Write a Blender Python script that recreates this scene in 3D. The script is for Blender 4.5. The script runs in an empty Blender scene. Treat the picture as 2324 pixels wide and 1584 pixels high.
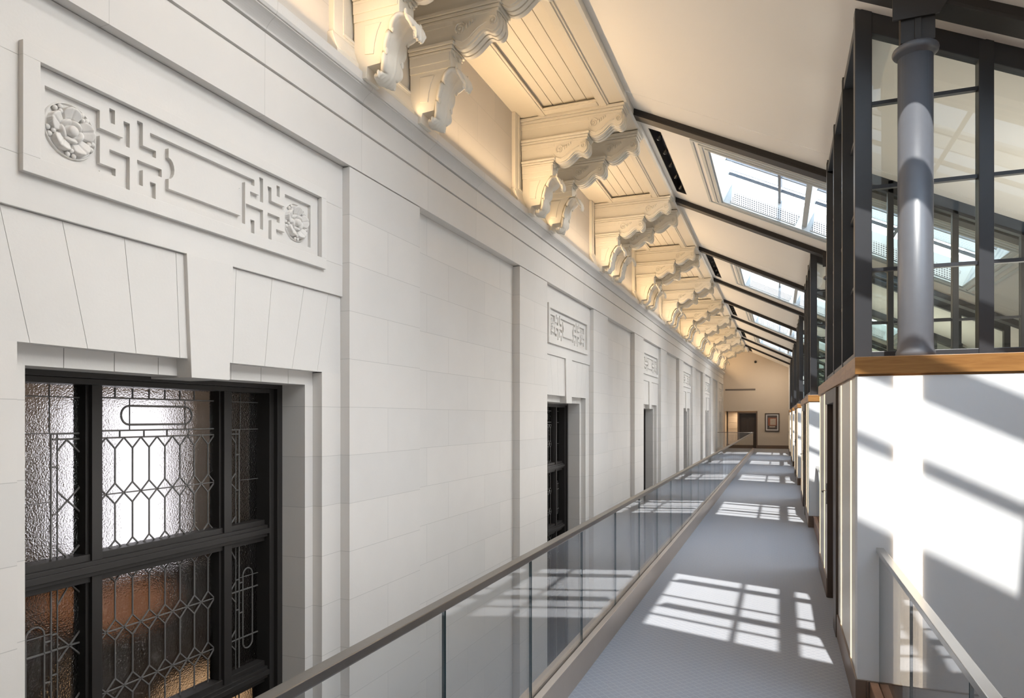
import bpy, bmesh, math, random
from mathutils import Vector, Matrix
random.seed(7)
S = bpy.context.scene
COL = S.collection
PI = math.pi

# ------------------------------------------------------------------ materials
def nt(name):
    m = bpy.data.materials.new(name); m.use_nodes = True
    t = m.node_tree; t.nodes.clear()
    out = t.nodes.new('ShaderNodeOutputMaterial')
    return m, t, out
def N(t, kind, **kw):
    n = t.nodes.new(kind)
    for k, v in kw.items(): setattr(n, k, v)
    return n
def L(t, a, b): t.links.new(a, b)
def setin(n, **kw):
    for k, v in kw.items():
        n.inputs[k.replace('_', ' ')].default_value = v
def pbsdf(t, out, rough=.5, metal=0., spec=.5):
    b = N(t, 'ShaderNodeBsdfPrincipled')
    b.inputs['Roughness'].default_value = rough
    b.inputs['Metallic'].default_value = metal
    b.inputs['Specular IOR Level'].default_value = spec
    L(t, b.outputs[0], out.inputs[0]); return b
def c4(c): return (c[0], c[1], c[2], 1.)
def simple(name, col, rough=.5, metal=0., spec=.5, var=.06, scale=6., bump=0.):
    m, t, out = nt(name); b = pbsdf(t, out, rough, metal, spec)
    tc = N(t, 'ShaderNodeTexCoord'); no = N(t, 'ShaderNodeTexNoise')
    setin(no, Scale=scale, Detail=5.)
    L(t, tc.outputs['Object'], no.inputs['Vector'])
    r = N(t, 'ShaderNodeMixRGB'); r.blend_type = 'MIX'
    r.inputs[1].default_value = c4([x * (1 - var) for x in col])
    r.inputs[2].default_value = c4([min(1, x * (1 + var)) for x in col])
    L(t, no.outputs['Fac'], r.inputs[0]); L(t, r.outputs[0], b.inputs['Base Color'])
    if bump:
        bp = N(t, 'ShaderNodeBump'); setin(bp, Strength=bump, Distance=.01)
        L(t, no.outputs['Fac'], bp.inputs['Height']); L(t, bp.outputs[0], b.inputs['Normal'])
    return m
def stone(name, col, bw=None, bh=.397, off=.5, x0=0., z0=3.965, mortar=.0022, mcol=.74):
    m, t, out = nt(name); b = pbsdf(t, out, .75, 0, .25)
    tc = N(t, 'ShaderNodeTexCoord')
    no = N(t, 'ShaderNodeTexNoise'); setin(no, Scale=1.3, Detail=8., Roughness=.6)
    L(t, tc.outputs['Object'], no.inputs['Vector'])
    fine = N(t, 'ShaderNodeTexNoise'); setin(fine, Scale=60., Detail=3.)
    L(t, tc.outputs['Object'], fine.inputs['Vector'])
    r = N(t, 'ShaderNodeMixRGB')
    r.inputs[1].default_value = c4([x * .93 for x in col]); r.inputs[2].default_value = c4([min(1, x * 1.06) for x in col])
    L(t, no.outputs['Fac'], r.inputs[0])
    last = r.outputs[0]
    if bw:
        sp = N(t, 'ShaderNodeSeparateXYZ'); L(t, tc.outputs['Object'], sp.inputs[0])
        ay = N(t, 'ShaderNodeMath', operation='SUBTRACT'); ay.inputs[1].default_value = x0; L(t, sp.outputs[1], ay.inputs[0])
        az = N(t, 'ShaderNodeMath', operation='SUBTRACT'); az.inputs[1].default_value = z0; L(t, sp.outputs[2], az.inputs[0])
        cb = N(t, 'ShaderNodeCombineXYZ'); L(t, ay.outputs[0], cb.inputs[0]); L(t, az.outputs[0], cb.inputs[1])
        br = N(t, 'ShaderNodeTexBrick'); br.offset = off; br.offset_frequency = 2
        setin(br, Scale=1., Mortar_Size=mortar, Mortar_Smooth=.2, Bias=0., Brick_Width=bw, Row_Height=bh)
        br.inputs['Color1'].default_value = (.97, .97, .97, 1); br.inputs['Color2'].default_value = (1.03, 1.02, 1.01, 1)
        br.inputs['Mortar'].default_value = (mcol, mcol, mcol, 1)
        L(t, cb.outputs[0], br.inputs['Vector'])
        mu = N(t, 'ShaderNodeMixRGB'); mu.blend_type = 'MULTIPLY'; mu.inputs[0].default_value = 1.
        L(t, last, mu.inputs[1]); L(t, br.outputs['Color'], mu.inputs[2]); last = mu.outputs[0]
    L(t, last, b.inputs['Base Color'])
    bp = N(t, 'ShaderNodeBump'); setin(bp, Strength=.12, Distance=.004)
    L(t, fine.outputs['Fac'], bp.inputs['Height']); L(t, bp.outputs[0], b.inputs['Normal'])
    return m
def emit(name, col, s):
    m, t, out = nt(name); e = N(t, 'ShaderNodeEmission')
    e.inputs[0].default_value = c4(col); e.inputs[1].default_value = s
    L(t, e.outputs[0], out.inputs[0]); return m
def glass(name, tint=(.97, .985, .98), rough=0., ior=1.5, gain=1.0, wavy=0.):
    m, t, out = nt(name)
    tr = N(t, 'ShaderNodeBsdfTransparent'); tr.inputs[0].default_value = c4(tint)
    gl = N(t, 'ShaderNodeBsdfGlossy'); gl.inputs['Roughness'].default_value = rough
    fr = N(t, 'ShaderNodeLayerWeight'); fr.inputs[0].default_value = .5
    mx = N(t, 'ShaderNodeMixShader')
    f0 = ((ior - 1) / (ior + 1)) ** 2
    pw = N(t, 'ShaderNodeMath', operation='POWER'); pw.inputs[1].default_value = 5.
    mu = N(t, 'ShaderNodeMath', operation='MULTIPLY_ADD'); mu.inputs[1].default_value = (1 - f0) * gain; mu.inputs[2].default_value = f0 * gain; mu.use_clamp = True
    L(t, fr.outputs['Facing'], pw.inputs[0]); L(t, pw.outputs[0], mu.inputs[0]); L(t, mu.outputs[0], mx.inputs[0])
    L(t, tr.outputs[0], mx.inputs[1]); L(t, gl.outputs[0], mx.inputs[2]); L(t, mx.outputs[0], out.inputs[0])
    if wavy:
        tc = N(t, 'ShaderNodeTexCoord'); no = N(t, 'ShaderNodeTexNoise'); setin(no, Scale=2.2, Detail=1.)
        L(t, tc.outputs['Object'], no.inputs['Vector'])
        bp = N(t, 'ShaderNodeBump'); setin(bp, Strength=wavy, Distance=.02); L(t, no.outputs['Fac'], bp.inputs['Height'])
        L(t, bp.outputs[0], gl.inputs['Normal'])
    return m

ST = (.635, .62, .598)
M = {}
M['stone'] = stone('limestone', ST)
M['stone_pilaster'] = stone('limestone_pilaster', ST, bw=1.2, x0=-.01)
M['stone_panel'] = stone('limestone_panel', ST, bw=.99, x0=.31)
M['stone_jamb'] = stone('limestone_jamb', ST, bw=9., x0=1.)
M['stone_frieze'] = stone('limestone_frieze', ST, bw=1.17, bh=9., off=0., x0=.24, z0=0.5)
M['stone_attic'] = stone('limestone_attic', (.6, .57, .53), bw=1.05, bh=.45, z0=4.7, mcol=.8)
M['bracket'] = simple('painted_cream_timber', (.72, .68, .6), .45, 0, .4, .03, 4.)
M['soffit'] = simple('painted_soffit', (.7, .645, .55), .5, 0, .35, .02, 3.)
M['ceiling'] = simple('white_plaster', (.86, .835, .795), .8, 0, .2, .01, 2.)
M['fascia'] = simple('grey_white_fascia', (.66, .65, .62), .6, 0, .3, .02)
M['white_wall'] = simple('white_paint', (.68, .69, .71), .8, 0, .2, .01, 2.)
M['cream_wall'] = simple('cream_paint', (.6, .53, .45), .8, 0, .2, .02, 2.)
M['white_frame'] = simple('pale_blue_frame', (.46, .5, .52), .4, 0, .4, .01)
M['black_steel'] = simple('dark_grey_steel', (.035, .037, .043), .38, .0, .5, .08, 12.)
M['beam'] = simple('black_beam_paint', (.028, .025, .024), .5, 0, .4, .06, 8.)
M['column'] = simple('cast_iron_grey_paint', (.10, .105, .12), .36, 0, .5, .06, 20.)
M['bronze'] = simple('satin_bronze', (.46, .39, .33), .36, .4, .5, .05, 5.)
M['steel'] = simple('brushed_steel', (.55, .53, .5), .25, 1., .5, .05, 40.)
M['handrail'] = simple('brushed_bronze_steel', (.27, .25, .23), .28, 1., .5, .05, 40.)
M['taupe_panel'] = simple('satin_taupe_panel', (.72, .67, .60), .32, .3, .5, .04, 3.)
M['door'] = simple('dark_stained_door', (.062, .042, .032), .4, 0, .5, .15, 8.)
M['brown_trim'] = simple('brown_timber_trim', (.16, .11, .08), .4, 0, .5, .12, 9.)
M['black_frame'] = simple('black_window_frame', (.022, .02, .019), .42, 0, .4, .1, 10.)
M['lead'] = simple('grey_lead_came', (.16, .155, .15), .45, .4, .5, .1, 30.)
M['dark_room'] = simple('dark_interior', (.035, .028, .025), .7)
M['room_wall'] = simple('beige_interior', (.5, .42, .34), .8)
M['lower_floor'] = simple('lower_stone_floor', (.42, .4, .38), .5)
M['slot'] = simple('black_trough', (.012, .011, .011), .35)
M['grey_vent'] = simple('grey_vent_metal', (.2, .17, .15), .5)
M['edge'] = simple('glass_edge', (.03, .07, .085), .2)
M['glass'] = glass('clear_glass')
M['rail_glass'] = glass('balustrade_glass', (.988, .993, .99), 0., 1.52, 1.3, .05)
M['sky_glass'] = glass('skylight_glass', (.97, .98, .985))
M['screen_glass'] = glass('screen_glass', (.86, .9, .87), 0., 1.5, 1.6)
M['led'] = emit('warm_led', (1., .76, .48), 1.3)
M['lightbox'] = emit('warm_light_panel', (1., .83, .65), 1.5)
M['bulb'] = emit('spot_lamp_lens', (1., .85, .65), 6.)
M['daylight'] = emit('daylit_pane', (.93, .92, 1.), 1.1)
M['amber'] = emit('amber_lamp', (1., .42, .17), .11)
M['amber2'] = emit('warm_shade', (1., .62, .33), .35)

def wood(name, a, b_):
    m, t, out = nt(name); b = pbsdf(t, out, .35, 0, .5)
    tc = N(t, 'ShaderNodeTexCoord'); mp = N(t, 'ShaderNodeMapping'); mp.inputs['Scale'].default_value = (1.2, 1.2, 14.)
    no = N(t, 'ShaderNodeTexNoise'); setin(no, Scale=2.2, Detail=8., Distortion=1.2)
    L(t, tc.outputs['Object'], mp.inputs[0]); L(t, mp.outputs[0], no.inputs['Vector'])
    cr = N(t, 'ShaderNodeValToRGB'); cr.color_ramp.elements[0].position = .3; cr.color_ramp.elements[1].position = .7
    cr.color_ramp.elements[0].color = c4(a); cr.color_ramp.elements[1].color = c4(b_)
    L(t, no.outputs['Fac'], cr.inputs[0]); L(t, cr.outputs[0], b.inputs['Base Color']); return m
M['red_oak'] = wood('red_brown_timber', (.2, .1, .055), (.3, .16, .09))
M['oak'] = wood('oak_band', (.22, .095, .025), (.34, .165, .05))

def carpet():
    m, t, out = nt('blue_grey_carpet'); b = pbsdf(t, out, .95, 0, .1)
    tc = N(t, 'ShaderNodeTexCoord'); no = N(t, 'ShaderNodeTexNoise'); setin(no, Scale=9., Detail=4.)
    L(t, tc.outputs['Object'], no.inputs['Vector'])
    fi = N(t, 'ShaderNodeTexNoise'); setin(fi, Scale=160., Detail=2.); L(t, tc.outputs['Object'], fi.inputs['Vector'])
    di = N(t, 'ShaderNodeMixRGB'); di.blend_type = 'LINEAR_LIGHT'; di.inputs[0].default_value = .012
    L(t, tc.outputs['Object'], di.inputs[1]); L(t, no.outputs['Color'], di.inputs[2])
    sp = N(t, 'ShaderNodeSeparateXYZ'); L(t, di.outputs[0], sp.inputs[0])
    def line(op):
        a = N(t, 'ShaderNodeMath', operation=op); L(t, sp.outputs[0], a.inputs[0]); L(t, sp.outputs[1], a.inputs[1])
        s = N(t, 'ShaderNodeMath', operation='MULTIPLY'); s.inputs[1].default_value = 14.; L(t, a.outputs[0], s.inputs[0])
        f = N(t, 'ShaderNodeMath', operation='FRACT'); L(t, s.outputs[0], f.inputs[0])
        q = N(t, 'ShaderNodeMath', operation='SUBTRACT'); q.inputs[1].default_value = .5; L(t, f.outputs[0], q.inputs[0])
        ab = N(t, 'ShaderNodeMath', operation='ABSOLUTE'); L(t, q.outputs[0], ab.inputs[0])
        g = N(t, 'ShaderNodeMath', operation='LESS_THAN'); g.inputs[1].default_value = .07; L(t, ab.outputs[0], g.inputs[0]); return g
    g1, g2 = line('ADD'), line('SUBTRACT')
    mx = N(t, 'ShaderNodeMath', operation='MAXIMUM'); L(t, g1.outputs[0], mx.inputs[0]); L(t, g2.outputs[0], mx.inputs[1])
    ra = N(t, 'ShaderNodeMixRGB'); ra.inputs[1].default_value = (.262, .275, .31, 1); ra.inputs[2].default_value = (.385, .397, .43, 1)
    L(t, fi.outputs['Fac'], ra.inputs[0])
    li = N(t, 'ShaderNodeMixRGB'); li.inputs[2].default_value = (.49, .50, .53, 1); L(t, ra.outputs[0], li.inputs[1])
    sc = N(t, 'ShaderNodeMath', operation='MULTIPLY'); sc.inputs[1].default_value = .26; L(t, mx.outputs[0], sc.inputs[0])
    L(t, sc.outputs[0], li.inputs[0]); L(t, li.outputs[0], b.inputs['Base Color'])
    bp = N(t, 'ShaderNodeBump'); setin(bp, Strength=.3, Distance=.004); L(t, fi.outputs['Fac'], bp.inputs['Height']); L(t, bp.outputs[0], b.inputs['Normal'])
    return m
M['carpet'] = carpet()

def perforated():
    m, t, out = nt('perforated_white_metal'); b = pbsdf(t, out, .4, 0, .4)
    tc = N(t, 'ShaderNodeTexCoord'); sp = N(t, 'ShaderNodeSeparateXYZ'); L(t, tc.outputs['Object'], sp.inputs[0])
    def cell(o):
        s = N(t, 'ShaderNodeMath', operation='MULTIPLY'); s.inputs[1].default_value = 29.; L(t, o, s.inputs[0])
        f = N(t, 'ShaderNodeMath', operation='FRACT'); L(t, s.outputs[0], f.inputs[0])
        q = N(t, 'ShaderNodeMath', operation='SUBTRACT'); q.inputs[1].default_value = .5; L(t, f.outputs[0], q.inputs[0])
        p = N(t, 'ShaderNodeMath', operation='POWER'); p.inputs[1].default_value = 2.; 
        ab = N(t, 'ShaderNodeMath', operation='ABSOLUTE'); L(t, q.outputs[0], ab.inputs[0]); L(t, ab.outputs[0], p.inputs[0]); return p
    # rotate into the slope of the roof
    sh = N(t, 'ShaderNodeMath', operation='MULTIPLY_ADD'); sh.inputs[1].default_value = .485; L(t, sp.outputs[0], sh.inputs[0]); L(t, sp.outputs[2], sh.inputs[2])
    a = N(t, 'ShaderNodeMath', operation='ADD'); L(t, cell(sp.outputs[0]).outputs[0], a.inputs[0]); L(t, cell(sh.outputs[0]).outputs[0], a.inputs[1])
    g = N(t, 'ShaderNodeMath', operation='LESS_THAN'); g.inputs[1].default_value = .075; L(t, a.outputs[0], g.inputs[0])
    x = N(t, 'ShaderNodeMixRGB'); x.inputs[1].default_value = (.45, .47, .48, 1); x.inputs[2].default_value = (.03, .03, .04, 1)
    L(t, g.outputs[0], x.inputs[0]); L(t, x.outputs[0], b.inputs['Base Color']); return m
M['perforated'] = perforated()
M['bar_grey'] = simple('blue_grey_bar_paint', (.16, .18, .21), .45)

def hammered():
    m, t, out = nt('hammered_glass')
    tc = N(t, 'ShaderNodeTexCoord'); vo = N(t, 'ShaderNodeTexNoise'); setin(vo, Scale=105., Detail=2., Roughness=.5)
    L(t, tc.outputs['Object'], vo.inputs['Vector'])
    bp = N(t, 'ShaderNodeBump'); setin(bp, Strength=.55, Distance=.02); L(t, vo.outputs['Fac'], bp.inputs['Height'])
    rf = N(t, 'ShaderNodeBsdfRefraction'); setin(rf, Roughness=.05, IOR=1.1); rf.inputs[0].default_value = (.86, .84, .82, 1)
    gl = N(t, 'ShaderNodeBsdfGlossy'); gl.inputs['Roughness'].default_value = .12
    L(t, bp.outputs[0], rf.inputs['Normal']); L(t, bp.outputs[0], gl.inputs['Normal'])
    mx = N(t, 'ShaderNodeMixShader'); mx.inputs[0].default_value = .08
    L(t, rf.outputs[0], mx.inputs[1]); L(t, gl.outputs[0], mx.inputs[2]); L(t, mx.outputs[0], out.inputs[0]); return m
M['hammered'] = hammered()

# ------------------------------------------------------------------ mesh tools
class MB:
    def __init__(s, o=(0, 0, 0)): s.b = bmesh.new(); s.o = Vector(o)
    def v(s, p): return s.b.verts.new(Vector(p) - s.o)
    def f(s, vs, mi=0):
        try:
            fc = s.b.faces.new(vs); fc.material_index = mi; return fc
        except ValueError: return None
    def hexa(s, P, mi=0):
        v = [s.v(p) for p in P]
        for q in ((0, 3, 2, 1), (4, 5, 6, 7), (0, 1, 5, 4), (1, 2, 6, 5), (2, 3, 7, 6), (3, 0, 4, 7)): s.f([v[i] for i in q], mi)
        return s
    def box(s, x0, x1, y0, y1, z0, z1, mi=0):
        return s.hexa([(x0, y0, z0), (x1, y0, z0), (x1, y1, z0), (x0, y1, z0), (x0, y0, z1), (x1, y0, z1), (x1, y1, z1), (x0, y1, z1)], mi)
    def prism(s, pts, axis, lo, hi, mi=0):
        def P(a, b, c): return (c, a, b) if axis == 'X' else ((a, c, b) if axis == 'Y' else (a, b, c))
        A = [s.v(P(a, b, lo)) for a, b in pts]; B = [s.v(P(a, b, hi)) for a, b in pts]; n = len(pts)
        s.f(A, mi); s.f(B[::-1], mi)
        for i in range(n): s.f([A[i], B[i], B[(i + 1) % n], A[(i + 1) % n]], mi)
        return s
    def tube(s, path, r, n=6, closed=False, mi=0):
        path = [Vector(p) for p in path]; rings = []; m = len(path)
        for i, p in enumerate(path):
            a = path[(i - 1) % m] if (closed or i > 0) else p; c = path[(i + 1) % m] if (closed or i < m - 1) else p
            d = (c - a).normalized(); u = d.orthogonal().normalized()
            ref = Vector((1, 0, 0)) if abs(d.x) < .9 else Vector((0, 1, 0))
            u = d.cross(ref).normalized(); w = d.cross(u)
            rr = r[i] if isinstance(r, (list, tuple)) else r
            rings.append([s.v(p + (u * math.cos(k * 2 * PI / n) + w * math.sin(k * 2 * PI / n)) * rr) for k in range(n)])
        for i in range(m if closed else m - 1):
            A, B = rings[i], rings[(i + 1) % m]
            for k in range(n): s.f([A[k], A[(k + 1) % n], B[(k + 1) % n], B[k]], mi)
        if not closed: s.f(rings[0][::-1], mi); s.f(rings[-1], mi)
        return s
    def lathe(s, prof, c, n=24, mi=0):
        R = [[s.v((c[0] + r * math.cos(k * 2 * PI / n), c[1] + r * math.sin(k * 2 * PI / n), z)) for k in range(n)] for r, z in prof]
        for i in range(len(R) - 1):
            for k in range(n): s.f([R[i][k], R[i][(k + 1) % n], R[i + 1][(k + 1) % n], R[i + 1][k]], mi)
        s.f(R[0][::-1], mi); s.f(R[-1], mi); return s
    def grid(s, G, mi=0):
        V = [[s.v(p) for p in row] for row in G]
        for i in range(len(V) - 1):
            for j in range(len(V[0]) - 1): s.f([V[i][j], V[i][j + 1], V[i + 1][j + 1], V[i + 1][j]], mi)
        return s
    def ball(s, c, r, n=8, m=6, sc=(1, 1, 1), mi=0):
        c = Vector(c); R = []
        top = s.v(c + Vector((0, 0, r * sc[2]))); bot = s.v(c - Vector((0, 0, r * sc[2])))
        for i in range(1, m):
            t = PI * i / m
            R.append([s.v(c + Vector((r * sc[0] * math.sin(t) * math.cos(2 * PI * k / n), r * sc[1] * math.sin(t) * math.sin(2 * PI * k / n), r * sc[2] * math.cos(t)))) for k in range(n)])
        for k in range(n):
            s.f([top, R[0][k], R[0][(k + 1) % n]], mi); s.f([bot, R[-1][(k + 1) % n], R[-1][k]], mi)
            for i in range(len(R) - 1): s.f([R[i][k], R[i + 1][k], R[i + 1][(k + 1) % n], R[i][(k + 1) % n]], mi)
        return s
    def build(s, name, mat, parent=None, loc=None, smooth=False, bevel=0., kind=None):
        bmesh.ops.recalc_face_normals(s.b, faces=s.b.faces[:])
        me = bpy.data.meshes.new(name); s.b.to_mesh(me); s.b.free()
        for mm in (mat if isinstance(mat, (list, tuple)) else [mat]): me.materials.append(M[mm])
        if smooth:
            for p in me.polygons: p.use_smooth = True
        o = bpy.data.objects.new(name, me); COL.objects.link(o)
        if parent: o.parent = parent
        o.location = s.o if loc is None else loc
        if bevel:
            bv = o.modifiers.new('edge', 'BEVEL'); bv.width = bevel; bv.segments = 2; bv.limit_method = 'ANGLE'; bv.angle_limit = .7
            bv.harden_normals = False
        if kind: o['kind'] = kind
        return o
def tag(o, label, cat, group=None):
    o['label'] = label; o['category'] = cat; o['kind'] = 'thing'
    if group: o['group'] = group
    return o
def empty(name, loc):
    o = bpy.data.objects.new(name, None); COL.objects.link(o); o.location = loc; o.empty_display_size = .1; return o
def copy_tree(o, parent=None, off=(0, 0, 0)):
    c = o.copy(); COL.objects.link(c)
    if parent: c.parent = parent
    else: c.location = Vector(o.location) + Vector(off)
    for ch in list(o.children): copy_tree(ch, c)
    return c
def struct(o): o['kind'] = 'structure'; return o
ORD = ['first', 'second', 'third', 'fourth', 'fifth', 'sixth', 'seventh', 'eighth', 'ninth', 'tenth', 'eleventh', 'twelfth', 'thirteenth']

# ------------------------------------------------------------------ layout numbers
P = 3.955                       # bay of the stone facade
YS = lambda i: 1.97 + P * i     # start of recess i
YE = lambda i: YS(i) + 2.775    # end of recess i, start of pilaster i
YEND = 44.7
Y0 = -10.
ZB = -3.4
SL = .485
XE = -1.83
zc = lambda x: 6.045 - SL * (x - XE)
NX, NZ = SL / math.hypot(1, SL), 1 / math.hypot(1, SL)
def sp(x, y, h): return (x + h * NX, y, zc(x) + h * NZ)
def sbox(mb, x0, x1, y0, y1, h0, h1, mi=0):
    return mb.hexa([sp(x0, y0, h0), sp(x1, y0, h0), sp(x1, y1, h0), sp(x0, y1, h0), sp(x0, y0, h1), sp(x1, y0, h1), sp(x1, y1, h1), sp(x0, y1, h1)], mi)
WIN = [i for i in range(-2, 11) if i % 2 == 0]

# ------------------------------------------------------------------ stone facade
wl = MB()
for i in range(-3, 11):
    if i % 2: wl.box(-3.9, -3.40, YS(i) - .01, YE(i) + .01, ZB, 3.98)
wl.box(-3.95, -3.80, YE(10), YEND, ZB, 3.98)
wall_left = struct(wl.build('wall_left', 'stone_panel'))
for i in range(-3, 11):
    y1 = YS(i + 1) if i < 10 else YEND
    MB((0, YE(i), 0)).box(-3.9, -3.30, YE(i), y1, ZB, 3.96).build('pilaster', 'stone_pilaster', wall_left)
prof = [(-3.9, 3.966), (-3.30, 3.972), (-3.30, 4.306), (-3.318, 4.308), (-3.318, 4.322), (-3.296, 4.324), (-3.296, 4.541), (-3.314, 4.543), (-3.314, 4.556), (-3.288, 4.558)]
fr = MB(); fr.prism(prof + [(-3.9, 4.558)], 'Y', Y0, YEND); fr.build('frieze', 'stone_frieze', wall_left)
pc = [(-3.9, 4.558), (-3.286, 4.558)]
for k in range(9):
    a = k / 8; pc.append((-3.284 + .078 * (1 - math.cos(a * PI / 2)) , 4.565 + .068 * math.sin(a * PI / 2) * (.35 + .65 * a)))
pc += [(-3.206, 4.636), (-3.212, 4.638), (-3.212, 4.644), (-3.2, 4.647), (-3.19, 4.665), (-3.187, 4.732), (-3.196, 4.742), (-3.9, 4.748)]
co = MB(); co.prism(pc, 'Y', Y0, YEND); struct(co.build('trim_1', 'stone_frieze'))

def surround(i):
    y = YS(i); W, V, J = -3.37, -3.39, -3.48
    root = MB((0, y, 0)); il, ir, ib, it = y + .277, y + 2.46, 3.148, 3.618
    root.box(-3.9, W, y - .01, y + 2.785, 2.893, ib); root.box(-3.9, W, y - .01, y + 2.785, it, 3.968); root.box(-3.9, W, y - .01, il, ib, it); root.box(-3.9, W, ir, y + 2.785, ib, it)
    root = struct(root.build('trim_%d' % (10 + i), 'stone', bevel=.003))
    j = MB((0, 0, 0))
    for a, b, fx in ((-.01, .20, V), (2.53, 2.785, V), (.20, .295, J), (2.435, 2.53, J)):
        j.box(-3.95, fx, y + a, y + b, ZB, 2.256 if fx == V else 2.152)
    for a, b in ((-.01, .2), (2.53, 2.785)): j.box(-3.9, V - .004, y + a, y + b, 2.25, 2.9)
    jo = j.build('jamb', 'stone_jamb'); jo.parent = root; jo.location = (0, -y, 0)
    T = [0, .12, .42, .772, 1.12, 1.61, 1.958, 2.31, 2.61, 2.775]; Bt = [0, .26, .557, .847, 1.15, 1.58, 1.883, 2.173, 2.47, 2.775]
    g = .0014; q = MB()
    for k in range(9):
        t0, t1, b0, b1 = T[k] + g, T[k + 1] - g, Bt[k] + g, Bt[k + 1] - g
        if k == 0:
            q.prism([(y, 2.256), (y + .2, 2.256), (y + b1 - .06 if False else y + .2, 2.256), (y + b1, 2.256), (y + t1, 2.89), (y, 2.89)], 'X', -3.9, V)
        else:
            q.prism([(y + b0, 2.256), (y + b1, 2.256), (y + t1, 2.89), (y + t0, 2.89)], 'X', -3.9, V)
    for k in range(8):
        a, b = .2 + 2.33 * k / 8 + .002, .2 + 2.33 * (k + 1) / 8 - .002
        q.box(-3.94, J, y + a, y + b, 2.152, 2.26)
    qo = q.build('lintel_stones', 'stone'); qo.parent = root; qo.location = (0, -y, 0)
    kk = MB(); kk.prism([(y + 1.213, 2.138), (y + 1.523, 2.138), (y + 1.554, 2.895), (y + 1.176, 2.895)], 'X', -3.9, -3.362)
    ko = kk.build('keystone', 'stone', bevel=.003); ko.parent = root; ko.location = (0, -y, 0)
for i in WIN: surround(i)

# carved panels ------------------------------------------------------------
def rosette(c, r):
    G = []; nr, na = 44, 120
    for a in range(na + 1):
        th = 2 * PI * a / na; row = []
        for k in range(nr + 1):
            q = k / nr; h = 0.
            t5 = 2.5 * (th - .3); lob = abs(math.cos(t5)); l2 = abs(math.sin(t5))
            rp = .60 + .25 * lob ** .55
            if q < .19: h = .62 + .38 * math.sqrt(max(0, 1 - (q / .19) ** 2))
            elif q < .23: h = .12
            elif q < .44:
                u = (q - .23) / .21; h = (.30 + .40 * math.sin(PI * min(1, u * .8)) ) * (.25 + .75 * l2 ** .5) - (.35 if u > .93 else 0)
            elif q < rp:
                u = (q - .44) / (rp - .44)
                h = .08 + lob ** .4 * (.22 + .75 * u ** 1.1 * (1 - .35 * max(0, (u - .75) / .25) ** 2)) - .16 * math.exp(-(math.sin(t5) / .10) ** 2)
                if lob < .22: h = -.42
            elif q > .93: h = -.05 + .30 * math.sin(PI * (q - .93) / .07)
            else: h = -.42
            row.append((c[0] + h * .044, c[1] + r * q * math.cos(th), c[2] + r * q * math.sin(th)))
        G.append(row)
    return G
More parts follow.
